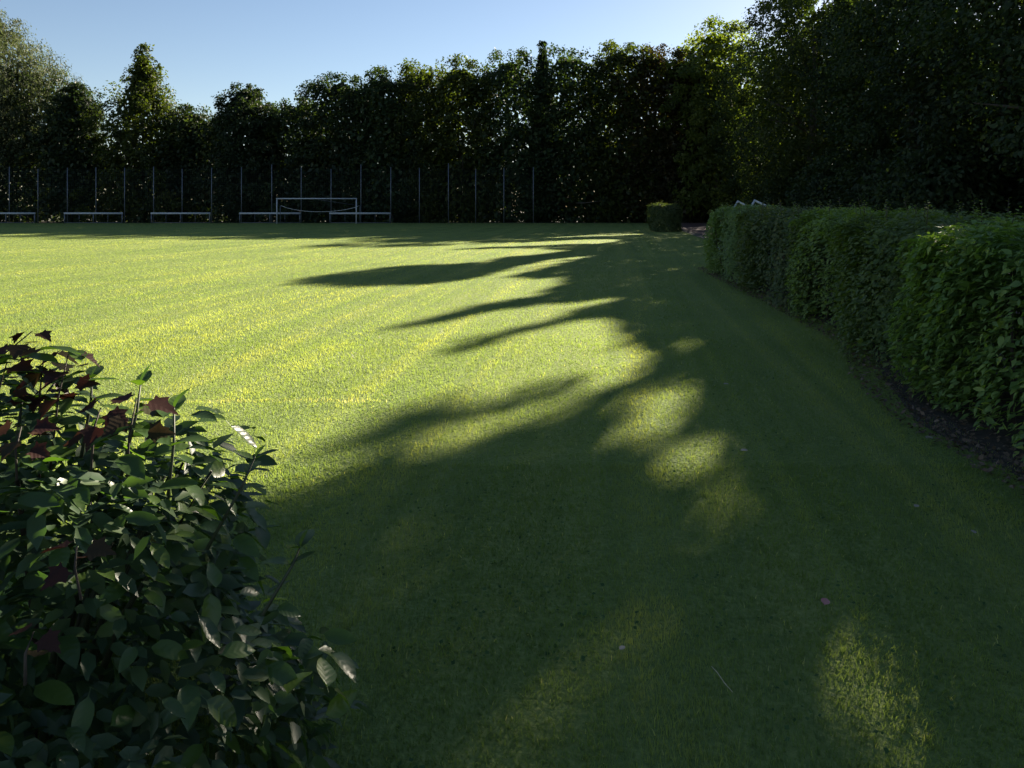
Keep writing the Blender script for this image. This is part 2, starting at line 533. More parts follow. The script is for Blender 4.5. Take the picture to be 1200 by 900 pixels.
def trunk_mesh(name, seed, h, r0, cc, nlimb=9, carve_at=None):
    r = np.random.default_rng(seed + 99)
    m = 9
    zs = np.linspace(-.05, h, m)
    off = np.cumsum(r.normal(0, .07, (m, 2)), 0)
    off[0] = 0
    pts = np.column_stack([off, zs])
    rad_ = r0 * (1 - .85 * np.linspace(0, 1, m)) * np.where(np.arange(m) == 0, 1.35, 1)
    lines = [(pts, rad_)]
    if carve_at is not None:
        o3 = np.array([carve_at[0], carve_at[1], 0])
        ok = np.array([not sunlit_target(np.linspace(c_ * [.3, .3, .8], c_ * 1.03, 5) + o3, .3).any() for c_ in cc])
        cc = cc[ok]
        bad = sunlit_target(pts + o3, .2)
        if bad.any():
            kk = max(3, int(np.argmax(bad)))
            pts, rad_, zs, m = pts[:kk], rad_[:kk], zs[:kk], kk
            lines = [(pts, rad_)]
            h = zs[-1]
            cc = cc[cc[:, 2] < h + 3]
    lo = cc[np.argsort(r.random(len(cc)))][:nlimb]
    for c in lo:
        zb = np.clip(c[2] - r.uniform(1.0, 3.0), .15 * h, .85 * h)
        i = np.interp(zb, zs, np.arange(m))
        b = np.array([np.interp(zb, zs, pts[:, 0]), np.interp(zb, zs, pts[:, 1]), zb])
        rb = np.interp(zb, zs, rad_) * .5
        mid = (b + c) / 2 + r.normal(0, .25, 3)
        lines.append((np.array([b, mid, c]), np.array([rb, rb * .6, rb * .15])))
    return tubes(name, lines, 7)

def interp_prof(ts, rs):
    return lambda t: np.interp(t, ts, rs)
PROF = {
 'round': interp_prof([0, .12, .35, .6, .8, .92, 1], [.35, .7, .98, 1, .8, .5, .08]),
 'wall': interp_prof([0, .1, .5, .78, .91, 1], [1, 1, 1, .96, .72, .22]),
 'spire': interp_prof([0, .1, .45, .58, .68, .8, .92, 1], [.95, 1.05, 1.05, .9, .62, .38, .2, .05]),
 'spruce': interp_prof([0, .05, 1], [.8, 1, .02]),
 'willow': interp_prof([0, .15, .5, .75, .9, 1], [.75, .95, 1, .72, .45, .1]),
 'crest': interp_prof([0, .2, .6, .8, .92, 1], [.8, 1, 1, .92, .7, .3]),
 'shrub': interp_prof([0, .2, .6, .85, 1], [.8, 1, .95, .6, .15]),
}

def tree(name, label, group, x, y, R, z0, z1, kind, mat, seed, nl, L, nc=None, cr=None, carve=False, upright=1.0, droop=0.0, r0=.22, cat='tree', inner=.35, wf=.6):
    t = thing(name, label, cat, (x, y, 0), 0, group)
    nc = nc or int(60 + R * (z1 - z0) * 2.2)
    cr = cr or .95
    cm, cc = crown_leaves('crown', seed, PROF[kind], R, z0, z1 - .35, nc, cr, nl, L, upright, droop, origin=(x, y), carve=carve, inner=inner, wf=wf, ymin=76.2 - y if y > 76 else None)
    link('crown', cm, M[mat], t)
    link('trunk', trunk_mesh('trunk', seed, z0 + (z1 - z0) * .72, r0, cc, carve_at=(x, y) if carve else None), M['bark'], t)
    return t

GF = 'trees behind the far fence'
# centre px, top py, half width px, distance, kind, material, label
FAR = [
 (88, 92, 30, 82, 'round', 'dark', 'dark leafy tree partly hidden behind the pale willow', .8),
 (168, 50, 56, 81, 'spire', 'olive', 'broad tree with a narrow ragged spire on top', 1.3),
 (30, 70, 40, 86, 'wall', 'dark', 'dark tree seen only through and below the pale willow', 1),
 (-40, 90, 40, 85, 'wall', 'dark', 'dark tree cut by the picture edge behind the pale willow', 1),
 (852, 84, 24, 84, 'wall', 'broad', 'lower dark tree closing the corner behind the sunlit yellow tree', 1),
 (226, 122, 20, 84, 'wall', 'dark', 'low dark tree in the dip beside the spired tree', 1),
 (286, 92, 40, 81, 'round', 'dark', 'dark round-headed tree standing just left of the goal', .9),
 (344, 112, 30, 83, 'wall', 'broad', 'lower leafy tree directly behind the left goalpost', 1.2),
 (398, 84, 32, 82, 'wall', 'dark', 'dark broad-topped tree behind the right goalpost', 1.1),
 (446, 77, 28, 80.5, 'wall', 'broad', 'leafy tree behind the right end of the last barrier frame', 1.3),
 (491, 70, 28, 81, 'wall', 'olive', 'yellow-topped tree just right of the last barrier frame', 1.4),
 (540, 67, 30, 80.5, 'wall', 'olive', 'bright-crested tree midway between the goal and the spruce', 1.4),
 (598, 57, 34, 81, 'wall', 'broad', 'flat-topped leafy tree next to the spruce on its goal side', 1.3),
 (636, 46, 21, 79.5, 'spruce', 'needle', 'pointed dark spruce poking out of the leafy row', 1),
 (668, 52, 34, 80.5, 'wall', 'broad', 'leafy tree next to the spruce on its clipped bush side', 1.3),
 (724, 44, 30, 80, 'wall', 'olive', 'tall feathery tree with thin upright top shoots', 1.5),
 (768, 50, 32, 79.5, 'wall', 'copper', 'bronze-tinged tree behind the small clipped bush', 1.3),
 (806, 56, 26, 80, 'wall', 'copper', 'bronze-tinged tree above the strip of red track', 1.2),
]
for i, (px, py, hw, Y, kind, mat, lab, upr) in enumerate(FAR):
    Y += [-1.6, -.4, -2.2][i % 3]
    c = U(px, py, Y)
    sc = (Y * cp) / FPX
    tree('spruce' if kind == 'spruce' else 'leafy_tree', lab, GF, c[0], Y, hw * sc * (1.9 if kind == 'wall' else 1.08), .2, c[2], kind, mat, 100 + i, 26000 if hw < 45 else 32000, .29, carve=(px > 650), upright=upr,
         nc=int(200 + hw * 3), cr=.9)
c = U(843, 22, 76)
tree('leafy_tree', 'tall open tree with leaves toned sunlit yellow where the far row meets the nearer wood', GF, c[0] - .4, 76, 5.2, 1.0, c[2], 'crest', 'sunny', 140, 24000, .32, nc=190, cr=1.0, carve=False)
c = U(2, 2, 82)
tree('willow_tree', 'big pale grey-green willow lit by the sun at the end of the far row', GF, c[0] - 1.5, 82, 8.6, 6.0, c[2], 'willow', 'willow', 141, 52000, .30, nc=460, cr=1.2, upright=.9, droop=.9, r0=.5, wf=.32)

# the nearer wood to the right, beyond the track
GR = 'tall trees beyond the red track'
RIGHT = [
 (72, -1.8, 5.0, 21.5, 'tall dark tree at the far end of the nearer wood'),
 (63, -1.2, 5.2, 22, 'tall dark tree set back behind the jutting tree of the wood'),
 (56, .3, 5.2, 22.5, 'tall dark tree above the white metal frame'),
 (49, -1.9, 5.5, 23, 'tall tree at the wood edge whose branch juts into the sky'),
 (43, .8, 5.2, 22.5, 'tall dark tree above the yellow-green hedge shrub'),
 (37.5, .2, 5.2, 22, 'tall dark tree above the brownish hedge shrub'),
 (30, .6, 5.0, 20.5, 'nearest tall tree, above the big-leaved hedge shrub'),
 (22, 1.0, 5.0, 17.5, 'tall tree at the edge of view above the nearest hedge end'),
]
for i, (y, dx, R, h, lab) in enumerate(RIGHT):
    x = 14.5 + .15 * y + dx
    tree('tall_tree', lab, GR, x, y, R, 1.5, h, 'round', ['broad', 'dark', 'broad', 'olive', 'dark', 'broad', 'dark', 'broad'][i], 200 + i,
         40000 if y < 60 else 30000, .19, nc=360, cr=1.0, carve=True, r0=.34, inner=.2)

GS = 'shrubs under the nearer wood'
UNDER = [
 (66, 13.6 + .15 * 66, 2.6, 4.6, 'broad', 'dark rounded shrub under the wood just past the red track end'),
 (57, 12.2 + .15 * 57, 2.8, 6.2, 'olive', 'tall light green shrub under the wood behind the white metal frame'),
 (49, 12.0 + .15 * 49, 2.7, 4.6, 'broad', 'rounded green shrub beside the red track behind the white metal frame'),
 (42, 12.2 + .15 * 42, 2.6, 5.2, 'broad', 'broad dark shrub under the wood above the yellow-green hedge shrub'),
 (35, 12.4 + .15 * 35, 2.5, 4.2, 'dark', 'low dark shrub under the wood above the brownish hedge shrub'),
 (29, 12.6 + .15 * 29, 2.5, 4.6, 'broad', 'dark shrub under the wood above the big-leaved hedge shrub'),
]
for i, (y, x, R, h, mat, lab) in enumerate(UNDER):
    tree('woodland_shrub', lab, GS, x, y, R, .2, h, 'shrub', mat, 300 + i, 9000, .2, nc=130, cr=.7, r0=.08, cat='shrub')

# dense growth behind the fence and the wood, one mass
def undergrowth():
    r = np.random.default_rng(5)
    n = 60000
    xs = r.uniform(-75, 22, n)
    hmax = 9.0 + 1.5 * np.sin(xs * .35) + np.sin(xs * .9 + 1)
    P = np.column_stack([xs, r.uniform(77.0, 84, n) + .6 * np.sin(xs * .7), hmax * r.random(n)])
    n2 = 26000
    ys = r.uniform(14, 82, n2)
    hm = 4.6 + 1.0 * np.sin(ys * .5)
    P2 = np.column_stack([15.2 + .15 * ys + r.uniform(0, 3, n2) + .5 * np.sin(ys * .8), ys, hm * r.random(n2)])
    n3 = 24000
    ys = r.uniform(16, 76, n3)
    P3 = np.column_stack([20.5 + .15 * ys + r.uniform(0, 5, n3), ys, (12 + 2 * np.sin(ys * .4)) * r.random(n3)])
    P = np.concatenate([P, P2, P3])
    P = P[~((sunlit_target(P, .15) | sunlit_target(P, .15, MASK_GAPS)) & (P[:, 1] < 77))]
    n = len(P)
    N = unit(np.array([-.2, -.6, .5]) + r.normal(0, .6, (n, 3)))
    D = r.normal(0, 1, (n, 3)) + np.array([0, 0, -.5])
    L = .46 * r.uniform(.6, 1.3, n)
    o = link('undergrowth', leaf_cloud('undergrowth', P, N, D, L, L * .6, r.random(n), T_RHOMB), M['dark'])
    tag(o, 'dense dark undergrowth filling in below the trees', 'undergrowth', None, 'stuff')
undergrowth()

# ------------------------------------------------------------------ far fence, barrier frames, goal
YF = 75.0
def px2x(px, Y=YF):
    return (px - 600) / FPX * (Y * cp + CAM_H * sp * 1.0)
posts_px = [-23.5, 11, 44.5, 79, 112.5, 146, 180, 213.5, 248, 283, 318.5, 353, 388, 423, 458, 491.5, 525.5, 557.5, 590.5, 625]
fence = thing('ball_fence', 'tall wire ball-stop fence on slim grey posts behind the goal', 'fence', (0, YF, 0))
H_POST = 5.6
post_me = tubes('fence_post', [(np.array([(0, 0, -.05), (0, 0, H_POST)]), np.array([.05, .05]))], 8)
post_me.materials.append(M['steel'])
xs = [px2x(p) for p in posts_px]
for i, x in enumerate(xs):
    o = link('fence_post', post_me, None, fence)
    o.location = (x, 0, 0)
    o.scale.z = [1, 1.02, .98, 1.0, 1.01][i % 5] * (1.06 if 260 < posts_px[i] < 600 and i % 3 == 1 else 1)
def panel(wd):
    bars = []
    nz = 26
    for k in range(nz + 1):
        z = .1 + (H_POST - .25) * k / nz
        bars.append(((0.06, 0, z), (wd - .06, 0, z), .005, .005))
    nx = int(wd / .2)
    for k in range(1, nx):
        x = wd * k / nx
        bars.append(((x, .007, .1), (x, .007, H_POST - .15), .005, .005))
    return box_bars('wire_panel', bars)
wd0 = np.mean(np.diff(xs))
pm = panel(wd0)
pm.materials.append(M['wire'])
for a, b in zip(xs[:-1], xs[1:]):
    o = link('wire_panel', pm, None, fence)
    o.location = (a, 0, 0)
    o.scale.x = (b - a) / wd0

def barrier(x0, x1, lab, mids):
    L = x1 - x0
    t = thing('barrier_frame', lab, 'barrier', (x0, 74.55, 0), 0, 'low white barrier frames along the fence')
    link('top_rail', box_bars('top_rail', [((-.06, 0, 1.0), (L + .06, 0, 1.0), .10, .17)]), M['white'], t)
    link('bottom_rail', box_bars('bottom_rail', [((.05, 0, .06), (L - .05, 0, .06), .05, .05)]), M['steel'], t)
    for x in (0, L):
        link('end_post', box_bars('end_post', [((x, 0, 0), (x, 0, .912), .09, .09)]), M['steel'], t)
    for k in range(1, mids):
        x = L * k / mids
        wpost = .08 if k * 2 == mids else .035
        link('upright', box_bars('upright', [((x, 0, .088), (x, 0, .912), wpost, wpost)]), M['steel'], t)
BAR = [(-23, 44, 'low white barrier frame under the pale willow'), (79, 146, 'low white barrier frame left of the spired tree, second from the willow'),
       (180, 248, 'low white barrier frame in the gap between the spired and the round tree'), (283, 353, 'low white barrier frame behind the left goalpost'),
       (388, 458, 'low white barrier frame behind the right goalpost')]
for a, b, lab in BAR:
    barrier(px2x(a), px2x(b), lab, 4)

def goal():
    Y0 = 72.2
    x0, x1 = px2x(324.5, Y0), px2x(417.5, Y0)
    t = thing('football_goal', 'white football goal standing in the shade at the far end of the lawn', 'goal', (x0, Y0, 0))
    Wd = x1 - x0
    pr = .055
    for x in (0, Wd):
        link('goalpost', tubes('goalpost', [(np.array([(x, 0, 0), (x, 0, 2.40)]), np.array([pr, pr]))], 10), M['white'], t)
    link('crossbar', tubes('crossbar', [(np.array([(-.07, 0, 2.45), (Wd + .07, 0, 2.45)]), np.array([pr + .004, pr + .004]))], 10), M['white'], t)
    for x, s in ((-.14, -1), (Wd + .05, 1)):
        link('rear_post', tubes('rear_post', [(np.array([(x, 1.5, 0), (x, 1.5, 1.75)]), np.array([.03, .03]))], 8), M['steel'], t)
        link('top_stay', tubes('top_stay', [(np.array([(x * .5, .05, 2.38), (x, 1.5, 1.75)]), np.array([.018, .018]))], 6), M['steel'], t)
        link('ground_bar', tubes('ground_bar', [(np.array([(x, .06, .04), (x, 1.46, .04)]), np.array([.025, .025]))], 6), M['steel'], t)
    u = np.linspace(0, 1, 15)
    pts = np.column_stack([-.1 + (Wd + .1) * u, np.full(15, 1.5), 1.78 - .62 * (1 - (2 * u - 1) ** 2) ** .8])
    link('net_rope', tubes('net_rope', [(pts, np.full(15, .018))], 5), M['rope'], t)
goal()

# white folded metal frame on the track behind the hedge
def frame():
    t = thing('metal_frame', 'white metal frame with two pointed ends showing over the hedge', 'metal frame', (8.5, 26.0, 0))
    for (x, y) in ((0, 0), (.62, 4.0)):
        s = link('side_frame', tubes('side_frame', [
            (np.array([(-1.05, 0, .03), (-.5, 0, .98), (.012, 0, 1.86)]), np.full(3, .036)),
            (np.array([(-.02, .004, 1.85), (1.5, .004, 1.13), (3.6, .004, .03)]), np.full(3, .036))], 8), M['white'], t)
        s.location = (x, y, 0)
    link('base_bar', tubes('base_bar', [(np.array([(-1.02, .05, .045), (-.40, 3.95, .045)]), np.full(2, .035))], 8), M['white'], t)
    link('back_bar', tubes('back_bar', [(np.array([(3.5, .05, .05), (4.12, 3.95, .05)]), np.full(2, .035))], 8), M['white'], t)
frame()

# ------------------------------------------------------------------ hedge row on the right
def box_shrub(name, label, group, cx, cy, az, hx, hy, h, mat, seed, n, L, tmpl, wf=.5, shoots=14, nparts=0, cat='shrub', top_shoot=.12, leaf_part_mat=None, e=.56):
    """clipped shrub with upright sides; hx across, hy along, rotated by az"""
    r = np.random.default_rng(seed)
    t = thing(name, label, cat, (cx, cy, 0), -az, group)
    def surf(n):
        # rounded box: superellipse plan, dome-edged top
        th = r.uniform(0, 2 * math.pi, n)
        c_, s_ = np.cos(th), np.sin(th)
        ux, uy = np.sign(c_) * np.abs(c_) ** e, np.sign(s_) * np.abs(s_) ** e
        top = r.random(n) < .36
        q = np.where(top, np.sqrt(r.random(n)), 1.0)
        zz = np.where(top, 1.0, r.random(n) ** .9)
        lum = 1 + .09 * np.sin(uy * 2.3 * hy + zz * 2.5 + seed) + .05 * np.sin(uy * 11 * hy + zz * 7 + 2 * seed) + .04 * np.sin(ux * 9 + zz * 9)
        und = np.interp(zz, [0, .12, .35, .8, 1], [.95, .98, 1.0, 1.0, .90])
        P = np.column_stack([ux * hx * q * lum * und, uy * hy * q * (1 + (lum - 1) * .5) * und, .06 + zz * (h - .06) * (1 + (lum - 1) * .25) - np.where(top, .16 * q ** 5, .16 * np.clip((zz - .8) / .2, 0, 1) ** 2) + .03 * np.sin(ux * 5 + uy * 3.7 * hy + seed)])
        O = np.column_stack([np.where(top, ux * q * .3, ux), np.where(top, uy * q * .3, uy * .8), np.where(top, 1.0, .05)])
        return P, unit(O)
    P, O = surf(n)
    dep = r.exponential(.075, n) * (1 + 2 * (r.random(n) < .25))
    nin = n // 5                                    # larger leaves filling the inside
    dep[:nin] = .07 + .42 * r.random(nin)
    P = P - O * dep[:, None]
    P[:, 2] = np.maximum(P[:, 2], .03)
    cl = .5 + .5 * np.sin(P[:, 0] * 7 + seed) * np.sin(P[:, 1] * 6.3) * np.sin(P[:, 2] * 8 + 1)
    N = unit(O * .55 + np.array([0, 0, .75]) + r.normal(0, .38, (n, 3)))
    D = unit(O * .8 + np.array([0, 0, -.35]) + r.normal(0, .5, (n, 3)))
    Ls = L * r.uniform(.6, 1.25, n)
    Ls[:nin] *= 1.7
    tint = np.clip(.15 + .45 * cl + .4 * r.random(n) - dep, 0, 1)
    # shoots standing out of the clipped top
    st_lines, sp_, sn, sd, sl, stt = [], [], [], [], [], []
    for k in range(shoots):
        p = np.array([r.uniform(-.9, .9) * hx, r.uniform(-.95, .95) * hy, h - .06])
        hgt = top_shoot * r.uniform(.4, 1.3)
        lean = r.normal(0, .25, 2)
        q = p + np.array([lean[0] * hgt, lean[1] * hgt, hgt + .05])
        st_lines.append((np.array([p - [0, 0, .25], (p + q) / 2, q]), np.array([.004, .003, .002])))
        for j in range(7):
            f = .25 + .75 * j / 6
            a = j * 2.4 + k
            d = np.array([math.cos(a), math.sin(a), .35])
            sp_.append(p * (1 - f) + q * f)
            sd.append(d)
            sn.append(np.array([-math.cos(a) * .4, -math.sin(a) * .4, 1]))
            sl.append(L * (1.05 - .4 * f))
            stt.append(.6 + .4 * r.random())
    P = np.concatenate([P, np.array(sp_)])
    N = np.concatenate([N, np.array(sn)])
    D = np.concatenate([D, np.array(sd)])
    Ls = np.concatenate([Ls, np.array(sl)])
    tint = np.concatenate([tint, np.array(stt)])
    # the leaves that show largest become leaf objects
    if nparts:
        ca, sa = math.cos(-az), math.sin(-az)
        Wx = cx + P[:, 0] * ca - P[:, 1] * sa
        Wy = cy + P[:, 0] * sa + P[:, 1] * ca
        dd = Wy * cp + (CAM_H - P[:, 2]) * sp
        px = 600 + FPX * Wx / np.maximum(dd, .1)
        face = np.concatenate([(-O[:, 0] * .8 - O[:, 1] * .3 + O[:, 2] * .5) - dep * 8, np.full(len(sp_), .9)])
        score = Ls / np.maximum(dd, .1) * np.clip(face, 0, 1) * (px < 1215) * (px > 0) * r.uniform(.5, 1, len(P))
        pick = np.argsort(-score)[:nparts]
        for i in pick:
            leaf_object(t, P[i], N[i], D[i], Ls[i] * 1.02, wf / .5, leaf_part_mat, r)
        keep = np.ones(len(P), bool)
        keep[pick] = False
        P, N, D, Ls, tint = P[keep], N[keep], D[keep], Ls[keep], tint[keep]
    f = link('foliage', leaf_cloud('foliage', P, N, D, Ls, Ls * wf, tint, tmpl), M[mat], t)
    if nparts:
        f['kind'] = 'stuff'
    # stems from the soil up into the shrub
    for k in range(10):
        a = r.uniform(0, 6.28)
        b = np.array([r.uniform(-.5, .5) * hx, r.uniform(-.85, .85) * hy, -.02])
        e = np.array([b[0] + math.cos(a) * hx * .4, b[1] + math.sin(a) * .25, h * r.uniform(.7, .92)])
        st_lines.append((np.array([b, (b + e) / 2 + r.normal(0, .05, 3), e]), np.array([.016, .011, .004])))
    link('stems', tubes('stems', st_lines, 5), M['twig'], t)['kind'] = 'stuff'
    return t

# single leaves (24 triangles or so), shared by the leaf objects
def leaf_part_mesh(name, curl, wave, width):
    nst = 7
    V, UV = [], []
    for i in range(nst):
        u = i / (nst - 1)
        wv = width * (math.sin(math.pi * min(1, u * .97 + .015) ** .78)) ** .85 if 0 < i < nst - 1 else .004
        zc = -curl * u * u
        for v in (-1, 0, 1):
            V.append((u, v * wv * .5, zc + (.07 * wv * 2 if v else -.01) * (1 - .3 * u) + (wave * math.sin(u * 9 + v * 1.3) if v else 0)))
            UV.append((u, v * wv * .5))
    F = []
    for i in range(nst - 1):
        for v in range(2):
            a = i * 3 + v
            F.append((a, a + 1, a + 4, a + 3))
    # leaf stalk
    b = len(V)
    V += [(-.2, -.006, .03), (-.2, .006, .03), (.01, .008, 0), (.01, -.008, 0)]
    UV += [(-.2, 0)] * 4
    F.append((b, b + 1, b + 2, b + 3))
    me = mesh_np(name, V, F, np.full(len(V), .5), True)
    uvl = me.uv_layers.new(name='UVMap')
    li = np.zeros(len(me.loops), np.int32)
    me.loops.foreach_get('vertex_index', li)
    uvl.data.foreach_set('uv', np.array(UV, np.float32)[li].ravel())
    return me
LEAVES = [leaf_part_mesh('leaf', c, w_, wd) for c, w_, wd in ((.10, .012, .52), (.22, .02, .5), (.34, .012, .56), (.05, .02, .46), (.28, .026, .54))]
LEAF_BY_MAT = {}

def basis(N, D):
    n = unit(np.asarray(N, float))
    d = np.asarray(D, float)
    d = unit(d - n * d.dot(n))
    s = np.cross(n, d)
    return Matrix(((d[0], s[0], n[0]), (d[1], s[1], n[1]), (d[2], s[2], n[2])))

def leaf_object(parent, P, N, D, L, wfac, matname, r, meshes=None):
    k = int(r.integers(0, 5))
    key = (matname, k)
    if meshes is None:
        if key not in LEAF_BY_MAT:
            me = LEAVES[k].copy()
            me.materials.clear()
            me.materials.append(M[matname])
            LEAF_BY_MAT[key] = me
        me = LEAF_BY_MAT[key]
    else:
        me = meshes[k % len(meshes)]
    o = bpy.data.objects.new('leaf', me)
    COL.objects.link(o)
    o.parent = parent
    B = basis(N, D).to_4x4() @ Matrix.Diagonal((L, L * wfac, L, 1))
    o.matrix_local = Matrix.Translation(Vector(P)) @ B
    return o

M['hedge_leaf'] = leaf_mat('hedge_leaf', [(.075, .131, .044), (.123, .200, .057), (.233, .294, .083)], .35, gloss=.02, rough=.4, veins=True)
GH = 'clipped shrubs of the hedge on the right'
haz = math.atan(.10)
box_shrub('hedge_shrub', 'pale fine-leaved hedge shrub at the far end of the hedge', GH, 5.30, 16.7, haz, .70, 2.1, 1.60, 'hedge_pale', 11, 26000, .066, T_RHOMB, .6, 26, top_shoot=.1)
box_shrub('hedge_shrub', 'dull green hedge shrub second from the far end, with pinkish top shoots', GH, 4.88, 12.9, haz, .70, 2.35, 1.56, 'hedge_brown', 12, 26000, .062, T_RHOMB, .6, 22, top_shoot=.16)
box_shrub('hedge_shrub', 'broad yellow-green hedge shrub bulging in the middle of the hedge', GH, 4.72, 9.75, math.atan(.08), .80, 1.85, 1.55, 'hedge_mid', 13, 30000, .060, T_RHOMB, .56, 26)
box_shrub('hedge_shrub', 'brownish small-leaved hedge shrub between two brighter green ones', GH, 4.22, 7.3, math.atan(.12), .82, 1.5, 1.51, 'hedge_olive', 14, 24000, .054, T_RHOMB, .6, 22, top_shoot=.16)
box_shrub('hedge_shrub', 'bright green large-leaved hedge shrub nearest the viewer', GH, 3.93, 4.25, math.atan(.04), .86, 2.25, 1.49, 'hedge_bright', 15, 42000, .060, T_RHOMB, .5, 20, nparts=290, top_shoot=.14, leaf_part_mat='hedge_leaf')
# small clipped bush far away
box_shrub('clipped_bush', 'small clipped bush standing alone at the far end of the lawn', None, 10.15, 49.2, 0, 1.08, 1.1, 1.82, 'hedge_brown', 17, 16000, .10, T_RHOMB, .55, 16, cat='bush', top_shoot=.22, e=.85)

# ------------------------------------------------------------------ dogwood shrub and maple sapling in the near left corner
def near_shrub():
    r = np.random.default_rng(31)
    t = thing('dogwood_shrub', 'leafy dark green shrub with pointed veined leaves in the near corner of the lawn', 'shrub', (-1.38, 1.92, 0))
    O0 = np.array([-1.38, 1.92, 0])
    def shell(n):
        th = r.uniform(0, 2 * math.pi, n)
        ph = np.arcsin(r.uniform(-.15, 1, n))
        e = np.column_stack([np.cos(th) * np.cos(ph), np.sin(th) * np.cos(ph), np.sin(ph)])
        lum = 1 + .08 * np.sin(th * 3 + 1) + .07 * np.sin(th * 7 + ph * 5) + .06 * np.sin(ph * 9 + th * 2)
        P = e * lum[:, None] * np.array([.77, .78, 1.0]) + np.array([0, 0, .08])
        return P, unit(e + np.array([0, 0, .05]))
    # inner mass of leaves
    n = 8000
    P, O = shell(n)
    P = P - O * (r.exponential(.10, n) + .03)[:, None]
    k = P[:, 2] > .03
    P, O = P[k], O[k]
    n = len(P)
    N = unit(O * .5 + np.array([0, 0, .7]) + r.normal(0, .4, (n, 3)))
    D = unit(O * .8 + np.array([0, 0, -.5]) + r.normal(0, .5, (n, 3)))
    L = .072 * r.uniform(.6, 1.2, n)
    f = link('foliage', leaf_cloud('foliage', P, N, D, L, L * .52, r.random(n), T_OVATE), M['dogwood_in'], t)
    f['kind'] = 'stuff'
    # single leaves on the side one sees
    P, O = shell(6000)
    Wp = P + O0
    cam_v = unit(np.array([0, 0, CAM_H]) - Wp)
    d = Wp[:, 1] * cp + (CAM_H - Wp[:, 2]) * sp
    up = Wp[:, 1] * sp + (Wp[:, 2] - CAM_H) * cp
    px, py = 600 + FPX * Wp[:, 0] / np.maximum(d, .05), HOR - FPX * up / np.maximum(d, .05)
    vis = ((O * cam_v).sum(1) > -.25) & (px > -25) & (px < 460) & (py > 380) & (py < 925) & (d > .5)
    idx = np.nonzero(vis)[0]
    # spread them: greedy minimum spacing
    chosen, lines = [], []
    for i in idx:
        if all((P[i] - P[j]).dot(P[i] - P[j]) > .041 ** 2 for j in chosen):
            chosen.append(i)
        if len(chosen) >= 262:
            break
    for i in chosen:
        Nn = unit(O[i] * .45 + np.array([0, 0, .75]) + r.normal(0, .3, 3))
        Dd = unit(O[i] * .8 + np.array([0, 0, -.45]) + r.normal(0, .45, 3))
        Lf = .080 * r.uniform(.7, 1.35)
        p = P[i] + O[i] * r.uniform(-.04, .07) - Dd * .03
        leaf_object(t, p, Nn, Dd, Lf, 1.0, 'dogwood', r)
    # shoots that stand out of the shrub: px of base and tip, distance
    for (bx, by, tx, ty, Y, ls, npair) in ((262, 606, 299, 535, 1.85, .062, 3), (150, 520, 165, 448, 1.95, .09, 2), (198, 560, 204, 478, 1.9, .105, 2), (100, 500, 108, 440, 2.0, .085, 2),
                                           (330, 680, 352, 640, 1.75, .07, 2), (20, 500, 25, 452, 1.95, .08, 2)):
        b, e = U(bx, by, Y) - O0, U(tx, ty, Y + .05) - O0
        ax = unit(e - b)
        lines.append((np.array([b - ax * .08, (b + e) / 2 + [.006, 0, 0], e]), np.array([.0045, .0035, .002])))
        for j in range(npair):
            f = .45 + .5 * j / max(1, npair - 1)
            a0 = j * 1.57 + r.uniform(-.3, .3)
            for s in (0, math.pi):
                a = a0 + s
                out = np.array([math.cos(a), math.sin(a), .42])
                leaf_object(t, b + (e - b) * f, unit(np.array([-math.cos(a) * .45, -math.sin(a) * .45, .9])), unit(out), ls * r.uniform(.8, 1.15), 1.0, 'dogwood', r)
        leaf_object(t, e, unit(np.array([-.6, -.5, .4])), unit(ax + r.normal(0, .15, 3)), ls * .6, .9, 'dogwood', r)
    for k in range(16):
        a = r.uniform(0, 6.28)
        q = r.uniform(.2, .6)
        b = np.array([math.cos(a) * .15, math.sin(a) * .15, -.02])
        e = np.array([math.cos(a) * q, math.sin(a) * q, r.uniform(.6, .95)])
        lines.append((np.array([b, (b + e) / 2 + [0, 0, .1], e]), np.array([.012, .009, .004])))
    for ln in lines:
        link('stem', tubes('stem', [ln], 6), M['green_stem'], t)
near_shrub()

def maple_mesh(fold):
    # five pointed lobes round the stalk end, toothed
    out = [(0, .02), (.05, .16), (-.02, .36), (.14, .30), (.2, .36), (.36, .50), (.40, .34), (.46, .26), (.56, .22), (.72, .20), (.70, .12), (.84, .08), (1.0, 0)]
    pts = out + [(x, -y) for x, y in out[-2::-1]]
    V = [(.3, 0, -.02)] + [(x - .05, y, fold * abs(y) - .12 * x * x) for x, y in pts]
    UV = [(.3, 0)] + pts
    F = [(0, i, i + 1) for i in range(1, len(pts))] + [(0, len(pts), 1)]
    b = len(V)
    V += [(-.5, -.008, .06), (-.5, .008, .06), (0, .01, 0)]
    UV += [(0, 0)] * 3
    F.append((b, b + 1, b + 2))
    me = mesh_np('leaf', V, F, np.full(len(V), .5), False)
    uvl = me.uv_layers.new(name='UVMap')
    li = np.zeros(len(me.loops), np.int32)
    me.loops.foreach_get('vertex_index', li)
    uvl.data.foreach_set('uv', np.array(UV, np.float32)[li].ravel())
    me.materials.append(M['maple'])
    return me

